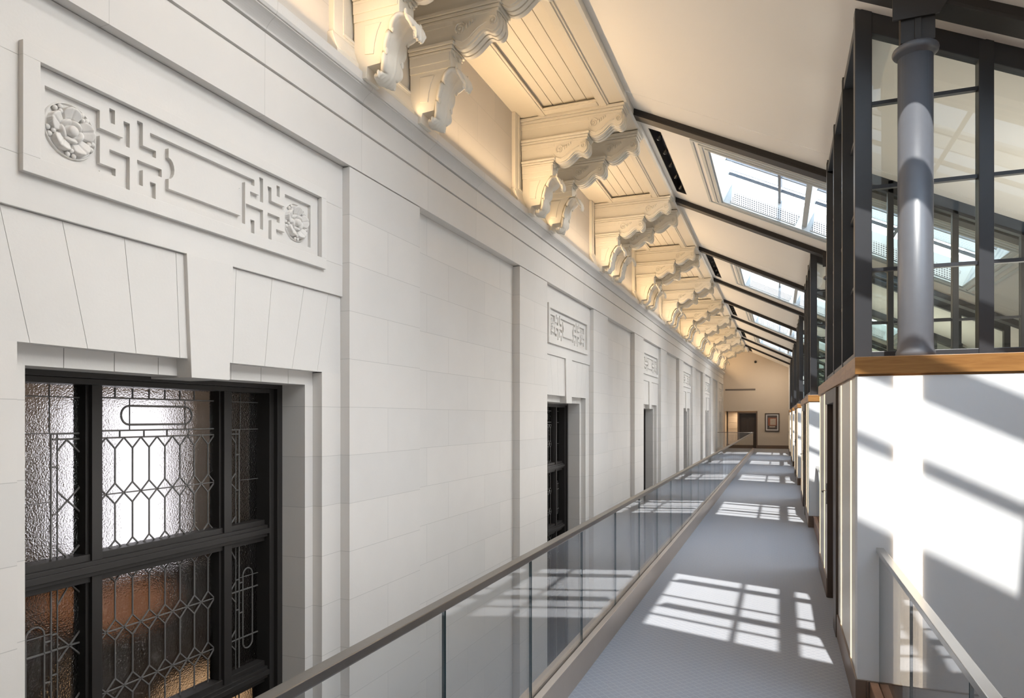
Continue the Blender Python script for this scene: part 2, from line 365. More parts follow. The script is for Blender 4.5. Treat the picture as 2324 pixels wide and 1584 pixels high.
def carved(i):
    y = YS(i); root = empty('carved_stone_panel', (-3.37, y + 1.355, 3.065)); o = Vector(root.location)
    F = -3.338; yl, yr, zb, zt = y + .194, y + 2.52, 3.066, 3.688
    il, ir, ib, it = y + .277, y + 2.46, 3.148, 3.618
    fm = MB(o)
    fm.box(-3.42, F, yl, yr, zb, ib); fm.box(-3.42, F, yl, yr, it, zt); fm.box(-3.42, F, yl, il, ib, it); fm.box(-3.42, F, ir, yr, ib, it)
    fm.build('border', 'stone', root, (0, 0, 0), bevel=.002)
    # fretwork: a raised field with channels cut into it
    D = y - 1.97; cm = 3.316 + D
    H = []
    def ch(a, b, c, d):
        a += D; b += D; H.append((a, b, c, d)); H.append((2 * cm - b, 2 * cm - a, c, d))
    ch(2.292, 2.585, 3.205, 3.532); ch(2.641, 2.674, 3.49, 3.567)
    ch(2.58, 2.765, 3.397, 3.438); ch(2.727, 2.765, 3.397, 3.532)
    ch(2.58, 2.678, 3.21, 3.251); ch(2.641, 2.765, 3.302, 3.345); ch(2.727, 2.765, 3.155, 3.345)
    ch(2.812, 2.849, 3.40, 3.569); ch(2.812, 2.937, 3.40, 3.442); ch(2.812, 2.977, 3.302, 3.348); ch(2.812, 2.849, 3.21, 3.348)
    ch(2.897, 2.935, 3.155, 3.252); ch(2.897, 3.40, 3.49, 3.533); ch(2.985, 3.40, 3.205, 3.533)
    ya = sorted({il, ir} | {v for h in H for v in h[:2]}); za = sorted({ib + .004, it + .004} | {v for h in H for v in h[2:]})
    up = {}
    for a in range(len(ya) - 1):
        for b in range(len(za) - 1):
            my, mz = (ya[a] + ya[a + 1]) / 2, (za[b] + za[b + 1]) / 2
            up[a, b] = not any(h[0] < my < h[1] and h[2] < mz < h[3] for h in H)
    gx, fx = -3.402, -3.376
    f = MB(o); f.box(-3.43, gx, il - .01, ir + .01, ib - .01, it + .01)
    for (a, b), u in up.items():
        if not u: continue
        y0, y1, z0, z1 = ya[a], ya[a + 1], za[b], za[b + 1]
        f.f([f.v((fx, y0, z0)), f.v((fx, y1, z0)), f.v((fx, y1, z1)), f.v((fx, y0, z1))])
        for da, db, A, B in ((-1, 0, (y0, z0), (y0, z1)), (1, 0, (y1, z1), (y1, z0)), (0, -1, (y1, z0), (y0, z0)), (0, 1, (y0, z1), (y1, z1))):
            if not up.get((a + da, b + db), False):
                f.f([f.v((fx, A[0], A[1])), f.v((fx, B[0], B[1])), f.v((gx, B[0], B[1])), f.v((gx, A[0], A[1]))])
    f.build('fretwork', 'stone', root, (0, 0, 0))
    ty0, ty1 = 3.025 + D, 2 * cm - (3.025 + D)
    pts = [(ty0, 3.251), (ty1, 3.251), (ty1, 3.31)]
    for k in range(9):
        a = -PI / 2 + PI * k / 8; pts.append((ty1 - .042 * math.cos(a), 3.373 + .063 * math.sin(a)))
    pts += [(ty1, 3.49), (ty0, 3.49)]
    for k in range(9):
        a = PI / 2 - PI * k / 8; pts.append((ty0 + .042 * math.cos(a), 3.373 + .063 * math.sin(a)))
    t = MB(o); t.prism(pts, 'X', -3.42, fx); t.build('tablet', 'stone', root, (0, 0, 0))
    for cy in (2.437 + D, 2 * cm - 2.437 - D):
        rb = MB(o); rb.grid(rosette((-3.400, cy, 3.362), .142))
        for k in range(5):
            a = .3 + PI * 2 / 5 * k + PI / 5
            for s_ in (-.13, .13): rb.ball((-3.393, cy + .122 * math.cos(a + s_), 3.362 + .122 * math.sin(a + s_)), .014, 8, 6, (.8, 1, 1))
            rb.ball((-3.388, cy + .10 * math.cos(a), 3.362 + .10 * math.sin(a)), .013, 8, 6, (.9, 1, 1))
        rb.build('rosette', 'stone', root, (0, 0, 0), smooth=True)
    return root
cp = carved(0)
LABW = ['large nearest window', 'second window from the camera', 'third window from the camera', 'fourth window from the camera', 'fifth window from the camera', 'sixth and farthest window']
for n, i in enumerate([0, 2, 4, 6, 8, 10]):
    c = cp if i == 0 else copy_tree(cp, None, (0, P * i, 0))
    tag(c, 'carved limestone panel with fretwork and rosettes above the ' + LABW[n], 'carving', 'carved panels above the windows')

# ------------------------------------------------------------------ leaded windows
def came(mb, pts, r=.0055, d=.006, x=-3.856):
    for (a, b), (c, e) in zip(pts[:-1], pts[1:]):
        dy, dz = c - a, e - b; l = math.hypot(dy, dz)
        if l < 1e-5: continue
        ny, nz = -dz / l * r, dy / l * r
        mb.hexa([(x, a + ny, b + nz), (x, c + ny, e + nz), (x, c - ny, e - nz), (x, a - ny, b - nz), (x + d, a + ny * .6, b + nz * .6), (x + d, c + ny * .6, e + nz * .6), (x + d, c - ny * .6, e - nz * .6), (x + d, a - ny * .6, b - nz * .6)])
def clipseg(a, b, y0, y1, z0, z1):
    p, q = [-(b[0] - a[0]), b[0] - a[0], -(b[1] - a[1]), b[1] - a[1]], [a[0] - y0, y1 - a[0], a[1] - z0, z1 - a[1]]
    u0, u1 = 0., 1.
    for pi, qi in zip(p, q):
        if abs(pi) < 1e-9:
            if qi < 0: return None
        else:
            r = qi / pi
            if pi < 0: u0 = max(u0, r)
            else: u1 = min(u1, r)
    if u0 >= u1: return None
    L_ = lambda u: (a[0] + (b[0] - a[0]) * u, a[1] + (b[1] - a[1]) * u)
    return [L_(u0), L_(u1)]
def pill(c, w, z0, z1, n=8, vert=True):
    pts = []
    for k in range(n + 1): a = PI * k / n; pts.append((c + w * math.cos(a), z1 - w + w * math.sin(a)))
    for k in range(n + 1): a = PI + PI * k / n; pts.append((c + w * math.cos(a), z0 + w + w * math.sin(a)))
    return pts + [pts[0]]
TIER = [(1.088, 2.078), (-.02, .925), (-1.2, -.19), (-2.3, -1.36)]
def window(i, n):
    D = YS(i) - 1.97
    root = MB((-3.77, YS(i) + 1.38, 0)); o = root.o.copy(); yl, yr = 2.25 + D, 4.44 + D
    root.box(-3.93, -3.70, yl, yl + .09, -2.6, 2.16); root.box(-3.93, -3.70, yr - .09, yr, -2.6, 2.16); root.box(-3.93, -3.70, yl + .09, yr - .09, 2.12, 2.16)
    root.box(-3.93, -3.735, yl + .09, yl + .13, -2.6, 2.12); root.box(-3.93, -3.735, yr - .14, yr - .09, -2.6, 2.12); root.box(-3.93, -3.735, yl + .13, yr - .14, 2.085, 2.12)
    root.box(-3.93, -3.70, yl, yr, -2.72, -2.6)
    root = struct(root.build('window_%d' % n, 'black_frame', bevel=.003))
    m = MB(o)
    for a, b in ((2.838, 2.905), (3.866, 3.94)):
        m.box(-3.90, -3.77, a + D, b + D, -2.6, 2.10); m.box(-3.90, -3.80, a - .018 + D, b + .02 + D, -2.6, 2.10)
    m.build('mullion', 'black_frame', root, (0, 0, 0), bevel=.003)
    t = MB(o)
    for z in (1.005, -.105, -1.28):
        t.box(-3.902, -3.755, yl + .05, yr - .05, z - .045, z + .045); t.box(-3.904, -3.785, yl + .05, yr - .05, z - .083, z + .083); t.box(-3.90, -3.738, yl + .088, yr - .088, z - .02, z + .02)
    t.build('transom', 'black_frame', root, (0, 0, 0), bevel=.003)
    lights = [(2.36, 2.822), (2.925, 3.848), (3.96, 4.36)]
    for (z0, z1) in TIER:
        for a, b in lights:
            g = MB(o); g.grid([[(-3.862, a - .02 + D, z0 - .02), (-3.862, b + .02 + D, z0 - .02)], [(-3.862, a - .02 + D, z1 + .02), (-3.862, b + .02 + D, z1 + .02)]])
            g.build('pane', 'hammered', root, (0, 0, 0))
    for ti, (z0, z1) in enumerate(TIER[:3]):
        for li, (a, b) in enumerate(lights):
            ld = MB(o); A, B = a - .01, b + .01
            def seg(p, q, r=.0055):
                s_ = clipseg(p, q, A, B, z0 - .005, z1 + .005)
                if s_: came(ld, [(s_[0][0] + D, s_[0][1]), (s_[1][0] + D, s_[1][1])], r)
            def zig(zm, h=.064, bar=True, clip=(0, 9)):
                # diamonds with a bar through them
                for k in range(-2, 12):
                    yc = 3.115 + .1235 * (k - 1)
                    for s1, s2 in ((1, 1), (1, -1), (-1, 1), (-1, -1)): seg((yc, zm), (yc + s1 * .0618, zm + s2 * h))
                if bar: seg((A, zm), (B, zm), .0045)
            hx = [3.0535 + .1235 * k for k in range(-6, 12)]
            if li == 1:
                if ti == 0:
                    seg((A, 2.015), (B, 2.015)); seg((A, 1.812), (B, 1.812)); seg((A, 1.768), (B, 1.768))
                    for y_ in (3.0535, 3.177, 3.3, 3.424, 3.547, 3.67): seg((y_, 2.015), (y_, 2.08), .006)
                    for y_ in (3.086, 3.261, 3.44, 3.62): seg((y_, 1.768), (y_, 1.812))
                    seg((3.155, 1.812), (3.155, 2.015), .003); seg((3.59, 1.812), (3.59, 2.015), .003)
                    pp = []
                    for k in range(9): q = PI / 2 + PI * k / 8; pp.append((3.155 + .06 * math.cos(q), 1.908 + .06 * math.sin(q)))
                    for k in range(9): q = -PI / 2 + PI * k / 8; pp.append((3.59 + .06 * math.cos(q), 1.908 + .06 * math.sin(q)))
                    pp.append(pp[0]); came(ld, [(p[0] + D, p[1]) for p in pp], .007)
                    for y_ in hx:
                        for s_ in (-1, 1): seg((y_, 1.70), (y_ + s_ * .0618, 1.768))
                        seg((y_, 1.485), (y_, 1.70)); seg((y_, 1.355), (y_, 1.13))
                        for s_ in (-1, 1): seg((y_, 1.13), (y_ + s_ * .0618, 1.066))
                    zig(1.42)
                else:
                    zt = {1: .572, 2: -.60}[ti]
                    for y_ in hx:
                        for s_ in (-1, 1): seg((y_, zt + .302), (y_ + s_ * .0618, zt + .366))
                        seg((y_, zt + .064), (y_, zt + .302)); seg((y_, zt - .304), (y_, zt - .064)); seg((y_, zt - .432), (y_, zt - .70))
                    zig(zt); zig(zt - .368)
            else:
                sg = 1 if li == 0 else -1; X0 = A if li == 0 else B
                yy = lambda v: v if li == 0 else 6.752 - v
                def sg2(p, q, r=.0055): seg((yy(p[0]), p[1]), (yy(q[0]), q[1]), r)
                for v in (2.652, 2.688): sg2((v, z0), (v, 1.80 if ti == 0 else z1), .006 if v < 2.66 else .004)
                if ti == 0:
                    sg2((2.3, 2.012), (2.83, 2.012), .004); sg2((2.642, 1.8), (2.642, 2.09), .003); sg2((2.642, 1.80), (2.83, 1.80)); sg2((2.66, 1.768), (2.83, 1.768)); sg2((2.3, 1.803), (2.64, 1.803), .003)
                    sg2((2.688, 1.70), (2.745, 1.765)); sg2((2.745, 1.765), (2.82, 1.69)); sg2((2.688, 1.47), (2.83, 1.33)); sg2((2.688, 1.35), (2.83, 1.49)); sg2((2.3, 1.41), (2.65, 1.413), .003)
                    sg2((2.688, 1.14), (2.80, 1.03)); sg2((2.70, 1.03), (2.82, 1.14)); sg2((2.415, 1.08), (2.415, 2.09), .003)
                    for zz in (1.61, 1.34): sg2((2.652, zz), (2.688, zz))
                else:
                    zt = {1: .565, 2: -.61}[ti]
                    for q_ in (zt, zt - .365):
                        sg2((2.35, q_), (2.83, q_), .006); sg2((2.688, q_ + .075), (2.83, q_ - .075)); sg2((2.688, q_ - .075), (2.83, q_ + .075))
                    sg2((2.688, zt + .25), (2.76, zt + .36)); sg2((2.76, zt + .36), (2.83, zt + .29))
                    came(ld, [(yy(p[0]) + D, p[1]) for p in pill(2.562, .051, zt - .46, zt + .16)], .0055)
                    sg2((2.35, zt + .1), (2.65, zt + .1), .003); sg2((2.40, z0), (2.40, z1), .004)
                    for zz in (zt + .09, zt - .14): sg2((2.652, zz), (2.688, zz)); sg2((2.613, zz - .03), (2.652, zz - .03))
            ld.build('leadwork', 'lead', root, (0, 0, 0))
    # room behind the glass
    r = MB(o)
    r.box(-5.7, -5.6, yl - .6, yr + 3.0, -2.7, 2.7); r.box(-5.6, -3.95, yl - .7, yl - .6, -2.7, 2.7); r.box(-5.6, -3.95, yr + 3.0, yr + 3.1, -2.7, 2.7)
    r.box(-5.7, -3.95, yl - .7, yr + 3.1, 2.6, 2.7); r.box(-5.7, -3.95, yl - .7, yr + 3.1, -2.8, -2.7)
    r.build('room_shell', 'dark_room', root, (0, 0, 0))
    if i == 0:
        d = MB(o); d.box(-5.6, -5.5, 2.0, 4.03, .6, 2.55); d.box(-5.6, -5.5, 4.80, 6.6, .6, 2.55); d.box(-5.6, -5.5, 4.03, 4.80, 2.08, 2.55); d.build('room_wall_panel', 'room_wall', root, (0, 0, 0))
        d = MB(o); d.box(-5.6, -5.56, 4.03, 4.80, .62, 2.08); d.build('daylit_pane', 'daylight', root, (0, 0, 0))
        d = MB(o); d.ball((-5.3, 4.12, .33), .26, 16, 12, (.8, 1.6, .75)); d.build('amber_shade', 'amber', root, (0, 0, 0))
        d = MB(o); d.ball((-5.2, 4.85, -.75), .36, 14, 10, (1, 1.3, .8)); d.build('warm_shade', 'amber2', root, (0, 0, 0))
    return root
for n, i in enumerate([0, 2, 4, 6, 8, 10]): window(i, n + 1)

# ------------------------------------------------------------------ attic wall, pilasters and eave soffit
aw = MB(); aw.box(-3.6, -3.32, Y0, YEND, 4.7, 6.1)
attic = struct(aw.build('wall_left_attic', 'stone_attic'))
PAIR = list(range(-2, 10))
for i in PAIR:
    y = YE(i); a, b = y - .25, y + 1.43
    if b > YEND: b = YEND
    q = MB()
    q.box(-3.33, -3.27, a, a + .15, 4.94, 5.955); q.box(-3.33, -3.27, b - .15, b, 4.94, 5.955); q.box(-3.33, -3.288, a + .15, b - .15, 4.98, 5.955); q.box(-3.33, -3.27, a + .15, b - .15, 4.94, 4.985)
    q.box(-3.33, -3.262, a + .115, a + .15, 4.99, 5.955); q.box(-3.33, -3.262, b - .15, b - .115, 4.99, 5.955); q.box(-3.33, -3.262, a + .115, b - .115, 4.965, 4.99)
    q.prism([(-3.33, 4.74), (-3.225, 4.74), (-3.225, 4.80), (-3.24, 4.83), (-3.262, 4.90), (-3.27, 4.94), (-3.33, 4.94)], 'Y', a - .02, b + .02)
    q.build('attic_pilaster', 'bracket', attic, bevel=.004)
sf = MB()
XS0, XS1 = -3.34, -1.84
panels = []
for i in range(-3, 10):
    y0 = (YE(i) + 1.18) + .02; y1 = YE(i + 1) - .02 if i < 10 else YEND
    panels.append((y0 + .06, min(y1 - .06, YEND - .1)))
cur = Y0
for (a, b) in panels:
    sf.box(XS0, XS1, cur, a, 5.96, 6.06); cur = b
    sf.box(XS0, -2.94, a, b, 5.96, 6.06); sf.box(-2.13, XS1, a, b, 5.96, 6.06)
sf.box(XS0, XS1, cur, YEND, 5.96, 6.06)
soffit = struct(sf.build('ceiling_soffit', 'soffit'))
for (a, b) in panels:
    q = MB(); xs = [-2.93, -2.775, -2.63, -2.473, -2.318, -2.15]
    for x0, x1 in zip(xs[:-1], xs[1:]): q.box(x0 + .004, x1 - .004, a, b, 5.995, 6.05)
    q.box(-2.94, -2.13, a, b, 6.012, 6.055)
    q.build('board_panel', 'soffit', soffit, bevel=.003)
    q = MB()
    for (x0, x1, y0, y1) in ((-3.02, -2.90, a - .06, b + .06), (-2.19, -2.06, a - .06, b + .06)):
        q.box(x0, x1, y0, y1, 5.945, 5.965); q.box(x0 + .03, x1 - .025, y0, y1, 5.932, 5.95)
    for (y0, y1) in ((a - .06, a + .12), (b - .12, b + .06)):
        q.box(-2.9, -2.19, y0, y1, 5.945, 5.965); q.box(-2.9, -2.19, y0 + .03, y1 - .04, 5.932, 5.95)
    q.box(-2.93, -2.14, a - .01, a + .01, 5.95, 6.01); q.box(-2.93, -2.14, b - .01, b + .01, 5.95, 6.01)
    q.build('panel_moulding', 'soffit', soffit, bevel=.004)
fa = MB(); fa.box(-1.862, -1.826, Y0, YEND, 5.942, 6.07); struct(fa.build('trim_2', 'fascia'))

# ------------------------------------------------------------------ eave brackets
TH = .23
def crown(mb, x0, x1, z0, z1, y0, y1):
    h = (z1 - z0) / 3
    for k, pj in enumerate((.010, .024, .040)):
        mb.box(x0, x1 + pj, y0 - pj, y1 + pj, z0 + h * k, z0 + h * (k + 1) - (.004 if k < 2 else 0))
SCR = [(-2.36, 5.845), (-2.368, 5.75), (-2.355, 5.68), (-2.325, 5.625), (-2.275, 5.588), (-2.215, 5.59), (-2.155, 5.618), (-2.10, 5.662), (-2.05, 5.70), (-2.005, 5.705), (-1.975, 5.69), (-1.945, 5.675), (-1.915, 5.685), (-1.893, 5.715), (-1.89, 5.76), (-1.90, 5.80), (-1.905, 5.845)]
def smooth(pts, n=4):
    out = []
    for i in range(len(pts) - 1):
        p0, p1, p2, p3 = pts[max(0, i - 1)], pts[i], pts[i + 1], pts[min(len(pts) - 1, i + 2)]
        for k in range(n):
            t = k / n
            out.append(tuple(.5 * (2 * p1[d] + (p2[d] - p0[d]) * t + (2 * p0[d] - 5 * p1[d] + 4 * p2[d] - p3[d]) * t * t + (3 * p1[d] - p0[d] - 3 * p2[d] + p3[d]) * t ** 3) for d in (0, 1)))
    return out + [pts[-1]]
SCR = smooth(SCR)
def spiral(mb, c, r0, turns, y, rt, sgn=1, a0=0.):
    pts = []; n = int(turns * 20)
    for k in range(n + 1):
        a = a0 + sgn * 2 * PI * turns * k / n; r = r0 * (1 - .86 * k / n)
        pts.append((c[0] + r * math.cos(a), y, c[1] + r * math.sin(a)))
    mb.tube(pts, [rt * (1 - .4 * k / n) for k in range(n + 1)], 6)
def scroll(dx, dz, o):
    mb = MB(o); pts = [(x + dx, z + dz) for x, z in SCR]
    mb.prism(pts, 'Y', -.004, TH + .004)
    low = [p for p in pts if True]
    cx = sum(p[0] for p in pts) / len(pts); cz = sum(p[1] for p in pts) / len(pts)
    def off(d, y0, y1):
        q = []
        for k, (x, z) in enumerate(pts):
            a = pts[max(0, k - 1)]; b = pts[min(len(pts) - 1, k + 1)]
            tx, tz = b[0] - a[0], b[1] - a[1]; l = math.hypot(tx, tz) or 1
            q.append((x + tz / l * d, z - tx / l * d) if 1 <= k <= len(pts) - 2 else (x, z))
        return q
    A = off(.014, 0, 0)
    # outward side check
    if min(z for _, z in A) > min(z for _, z in pts): A = off(-.014, 0, 0)
    mb.prism(A, 'Y', .022, .07); mb.prism(A, 'Y', .09, .14); mb.prism(A, 'Y', .16, TH - .022)
    for y, s_ in ((-.008, 1), (TH + .008, 1)):
        spiral(mb, (-2.268 + dx, 5.752 + dz), .058, 1.75, y, .0105, 1, .5)
        spiral(mb, (-1.945 + dx, 5.765 + dz), .046, 1.5, y, .010, -1, 2.2)
        mb.tube([(-2.35 + dx, y, 5.70 + dz), (-2.31 + dx, y, 5.65 + dz), (-2.25 + dx, y, 5.628 + dz), (-2.17 + dx, y, 5.66 + dz), (-2.09 + dx, y, 5.725 + dz), (-2.0 + dx, y, 5.765 + dz)], .009, 6)
        for k in range(4):
            mb.ball((-2.20 + .028 * k + dx, y, 5.765 + .016 * k + dz), .017 - .002 * k, 8, 6, (.8, .7, 1.5))
        mb.ball((-2.268 + dx, y, 5.752 + dz), .016, 8, 6, (1, .8, 1)); mb.ball((-1.945 + dx, y, 5.765 + dz), .014, 8, 6, (1, .8, 1))
    # leafy tip at the front
    for k in range(3): mb.ball((-1.885 + dx, TH * (.25 + .25 * k), 5.775 + dz), .03, 8, 6, (.55, 1, 1.9))
    return mb
def leafmesh(o):
    path = [(-3.11, 4.715), (-3.075, 4.678), (-3.03, 4.664), (-2.985, 4.69), (-2.962, 4.75), (-2.955, 4.82), (-2.945, 4.89), (-2.918, 4.97), (-2.875, 5.045), (-2.825, 5.10), (-2.778, 5.112), (-2.742, 5.09), (-2.72, 5.05), (-2.712, 5.0), (-2.717, 4.955)]
    # resample
    seg = []; n = 64
    Ls = [0]
    for a, b in zip(path[:-1], path[1:]): Ls.append(Ls[-1] + math.hypot(b[0] - a[0], b[1] - a[1]))
    def at(u):
        d = u * Ls[-1]
        for k in range(len(Ls) - 1):
            if d <= Ls[k + 1] + 1e-9:
                f = (d - Ls[k]) / (Ls[k + 1] - Ls[k]); return (path[k][0] + f * (path[k + 1][0] - path[k][0]), path[k][1] + f * (path[k + 1][1] - path[k][1]))
        return path[-1]
    G = []; G2 = []; m = 24
    for i in range(n + 1):
        u = i / n; p = at(u); a, b = at(max(0, u - .03)), at(min(1, u + .03))
        tx, tz = b[0] - a[0], b[1] - a[1]; l = math.hypot(tx, tz); nx, nz = tz / l, -tx / l    # outward
        W = .085 + .05 * math.sin(PI * min(1, u * 1.2)) + .045 * math.sin(PI * max(0, (u - .5) / .5))
        if u > .94: W *= 1 - .35 * ((u - .94) / .06) ** 2
        ph = (u * 5.2) % 1.
        lobe = .74 + .44 * math.sin(PI * ph) ** .6
        row = []; row2 = []
        for j in range(m + 1):
            w = -1 + 2 * j / m; aw_ = abs(w)
            y = TH / 2 + w * W * (lobe if aw_ > .55 else 1 + (lobe - 1) * max(0, (aw_ - .25) / .3))
            tp = min(1, max(0, (u - .66) / .16)); h = .018 - .034 * aw_ ** 2.2 * (1 - .85 * tp)
            h += .012 * math.exp(-(w / .09) ** 2)                       # midrib
            h += .011 * math.cos(aw_ * 5 * PI + 5 * ph * aw_) * (1 - .3 * aw_) * math.sin(PI * min(1, u * 6))       # veins
            h += .012 * math.sin(PI * ph) * aw_ * (1 - .2 * aw_)          # lobes stand out
            if aw_ > .8: h += .010 * math.sin(PI * ph)
            sl = -.05 * aw_ * (1 - ph) * .35 * (1 - tp) - .026 * abs(math.cos(2.5 * PI * w)) * max(0, (u - .88) / .12) + .012 * max(0, (u - .88) / .12)
            row.append((p[0] + nx * h, y, p[1] + nz * h + sl)); row2.append((p[0] + nx * (h - .026), y, p[1] + nz * (h - .026) + sl))
        G.append(row); G2.append(row2)
    mb = MB(o); mb.grid(G); mb.grid(G2)
    for A, B in (([r[0] for r in G], [r[0] for r in G2]), ([r[-1] for r in G], [r[-1] for r in G2]), (G[0], G2[0]), (G[-1], G2[-1])): mb.grid([A, B])
    # side fronds
    for s_ in (-1, 1):
        for u, r in ((.12, .024), (.36, .024), (.58, .026), (.78, .022)):
            p = at(u); mb.ball((p[0] + .004, TH / 2 + s_ * .122, p[1] + .012), r, 8, 6, (.55, .8, 1.35))
    bmesh.ops.remove_doubles(mb.b, verts=mb.b.verts[:], dist=1e-5)
    return mb
def make_bracket():
    root = empty('eave_bracket', (-3.27, 0, 4.66)); o = Vector(root.location)
    u = MB(o); u.box(-3.30, -2.33, 0, TH, 5.655, 5.845); u.box(-3.29, -2.34, -.006, TH + .006, 5.80, 5.845); crown(u, -3.30, -1.90, 5.84, 5.945, 0, TH)
    u.box(-2.4, -1.905, .004, TH - .004, 5.82, 5.85)
    up = u.build('upper_console', 'bracket', root, (0, 0, 0), bevel=.003)
    s1 = scroll(0, 0, o).build('scroll', 'bracket', up, (0, 0, 0), bevel=.0)
    d = MB(o); d.box(-3.28, -2.80, 0, TH, 5.37, 5.565); d.box(-3.28, -2.81, -.006, TH + .006, 5.52, 5.565); crown(d, -3.28, -2.365, 5.562, 5.652, 0, TH); d.box(-2.86, -2.376, .004, TH - .004, 5.54, 5.57)
    mid = d.build('middle_console', 'bracket', root, (0, 0, 0), bevel=.003)
    scroll(-.471, -.283, o).build('scroll', 'bracket', mid, (0, 0, 0))
    e = MB(o); crown(e, -3.27, -2.835, 5.285, 5.365, 0, TH); e.box(-3.27, -2.835, 0, TH, 5.14, 5.29); e.box(-3.27, -2.85, -.008, TH + .008, 5.205, 5.285)
    pts = [(-3.27, 5.145), (-2.86, 5.145), (-2.90, 5.10), (-2.955, 5.02), (-2.985, 4.94), (-3.0, 4.85), (-3.02, 4.772), (-3.14, 4.765), (-3.15, 4.72), (-3.155, 4.675), (-3.27, 4.675)]
    e.prism(pts, 'Y', .01, TH - .01)
    ins = [(-3.165, 5.10), (-3.01, 5.10), (-3.045, 5.03), (-3.07, 4.94), (-3.08, 4.855), (-3.165, 4.865)]
    e.prism(ins, 'Y', .002, TH - .002)
    e.ball((-2.835, TH / 2, 5.33), .03, 8, 6, (.7, 2.2, 1.5)); e.ball((-2.83, TH / 2 - .05, 5.29), .022, 8, 6, (.6, 1.3, 1.5)); e.ball((-2.83, TH / 2 + .05, 5.29), .022, 8, 6, (.6, 1.3, 1.5))
    lo = e.build('lower_console', 'bracket', root, (0, 0, 0), bevel=.003)
    leafmesh(o).build('acanthus_leaf', 'bracket', lo, (0, 0, 0), smooth=True)
    return root
br0 = make_bracket(); first = True
for n, i in enumerate(range(-1, 10)):
    for s_, dy in enumerate((0, .92)):
        y = YE(i) + dy + .01
        if i == -1 and s_ == 0: pass
        o = br0 if first else copy_tree(br0)
        first = False
        o.location = (-3.27, y, 4.66)
        if i == -1: w = 'out-of-sight pair before the first visible one, ' + ('its front member' if s_ == 0 else 'its rear member')
        elif i == 9: w = ('front' if s_ == 0 else 'rear') + ' of the last pair, at the end wall'
        else: w = ('front' if s_ == 0 else 'rear') + ' of the %s pair from the camera' % ORD[n - 1]
        tag(o, 'cream eave bracket with acanthus leaf, ' + w, 'bracket', 'scrolled brackets under the eaves')
# drop the pair that stays outside the frame
for o in [o for o in COL.objects if o.get('label', '').find('out-of-sight') > 0]:
    for c in list(o.children_recursive): bpy.data.objects.remove(c)
    bpy.data.objects.remove(o)

# ------------------------------------------------------------------ ceiling, beams, skylights
KS = [-1, 0, 1, 2, 3]
PER = 2 * P
SY0, SY1, SX0, SX1 = 9.84, 12.22, -.9, 2.59
YA = lambda k: SY0 + PER * k + (.27 if k == -1 else 0)
YB = lambda k: SY1 + PER * k + (.3 if k == -1 else 0)
XR = 4.2
ce = MB(); TK = .05
def cpan(x0, x1, y0, y1): sbox(ce, x0 - (.02 if x0 == XE else 0), x1, y0, y1, 0, TK)
cuts = [Y0]
for k in range(-3, 5):
    sk = k in KS; off = PER * k
    a, b = 9.2 + off, 9.2 + P + off
    # closed half-bay before this module
    e0 = max(Y0, 9.2 - P + off); e1 = a
    if e1 > e0:
        mid = 8.6 + off
        if mid > e0: cpan(XE, XR, e0, mid - .004); cpan(XE, XR, mid + .004, e1)
        else: cpan(XE, XR, e0, e1)
    b = min(b, YEND)
    if b <= Y0: continue
    a = max(a, Y0)
    s0, s1, t0, t1 = 9.72 + off, 12.61 + off, -1.735, -1.565
    t1y = min(s1, YEND - .15)
    if s0 > a and sk or k == 4:
        # slot row
        cpan(XE, t0, a, b); cpan(t0, t1, a, s0); cpan(t0, t1, t1y, b)
        if sk:
            cpan(t1, SX0 - .03, a, b); cpan(SX0 - .03, SX1 + .03, a, YA(k) - .03); cpan(SX0 - .03, SX1 + .03, YB(k) + .03, b); cpan(SX1 + .03, XR, a, b)
        else: cpan(t1, XR, a, b)
    else: cpan(XE, XR, a, b)
struct(ce.build('ceiling', 'ceiling'))

nb = 0
for j in range(-3, 9):
    y = 9.2 + P * j
    if y < Y0: continue
    m = MB((XE, y, zc(XE))); sbox(m, XE + .01, XR, y - .1, y + .1, -.085, -.06); sbox(m, XE + .01, XR, y - .085, y + .085, -.06, .0)
    if j < -1: 
        m.b.free(); continue
    o = m.build('roof_beam', 'beam', bevel=.003)
    if j == -1: lab = 'black sloping roof beam carried by the dark round column nearest the camera'
    elif j == 8: lab = 'black sloping roof beam closest to the cream end wall'
    else: lab = 'black sloping roof beam, %s full one counted from the camera' % ORD[j]
    tag(o, lab, 'beam', 'black beams under the sloping ceiling')

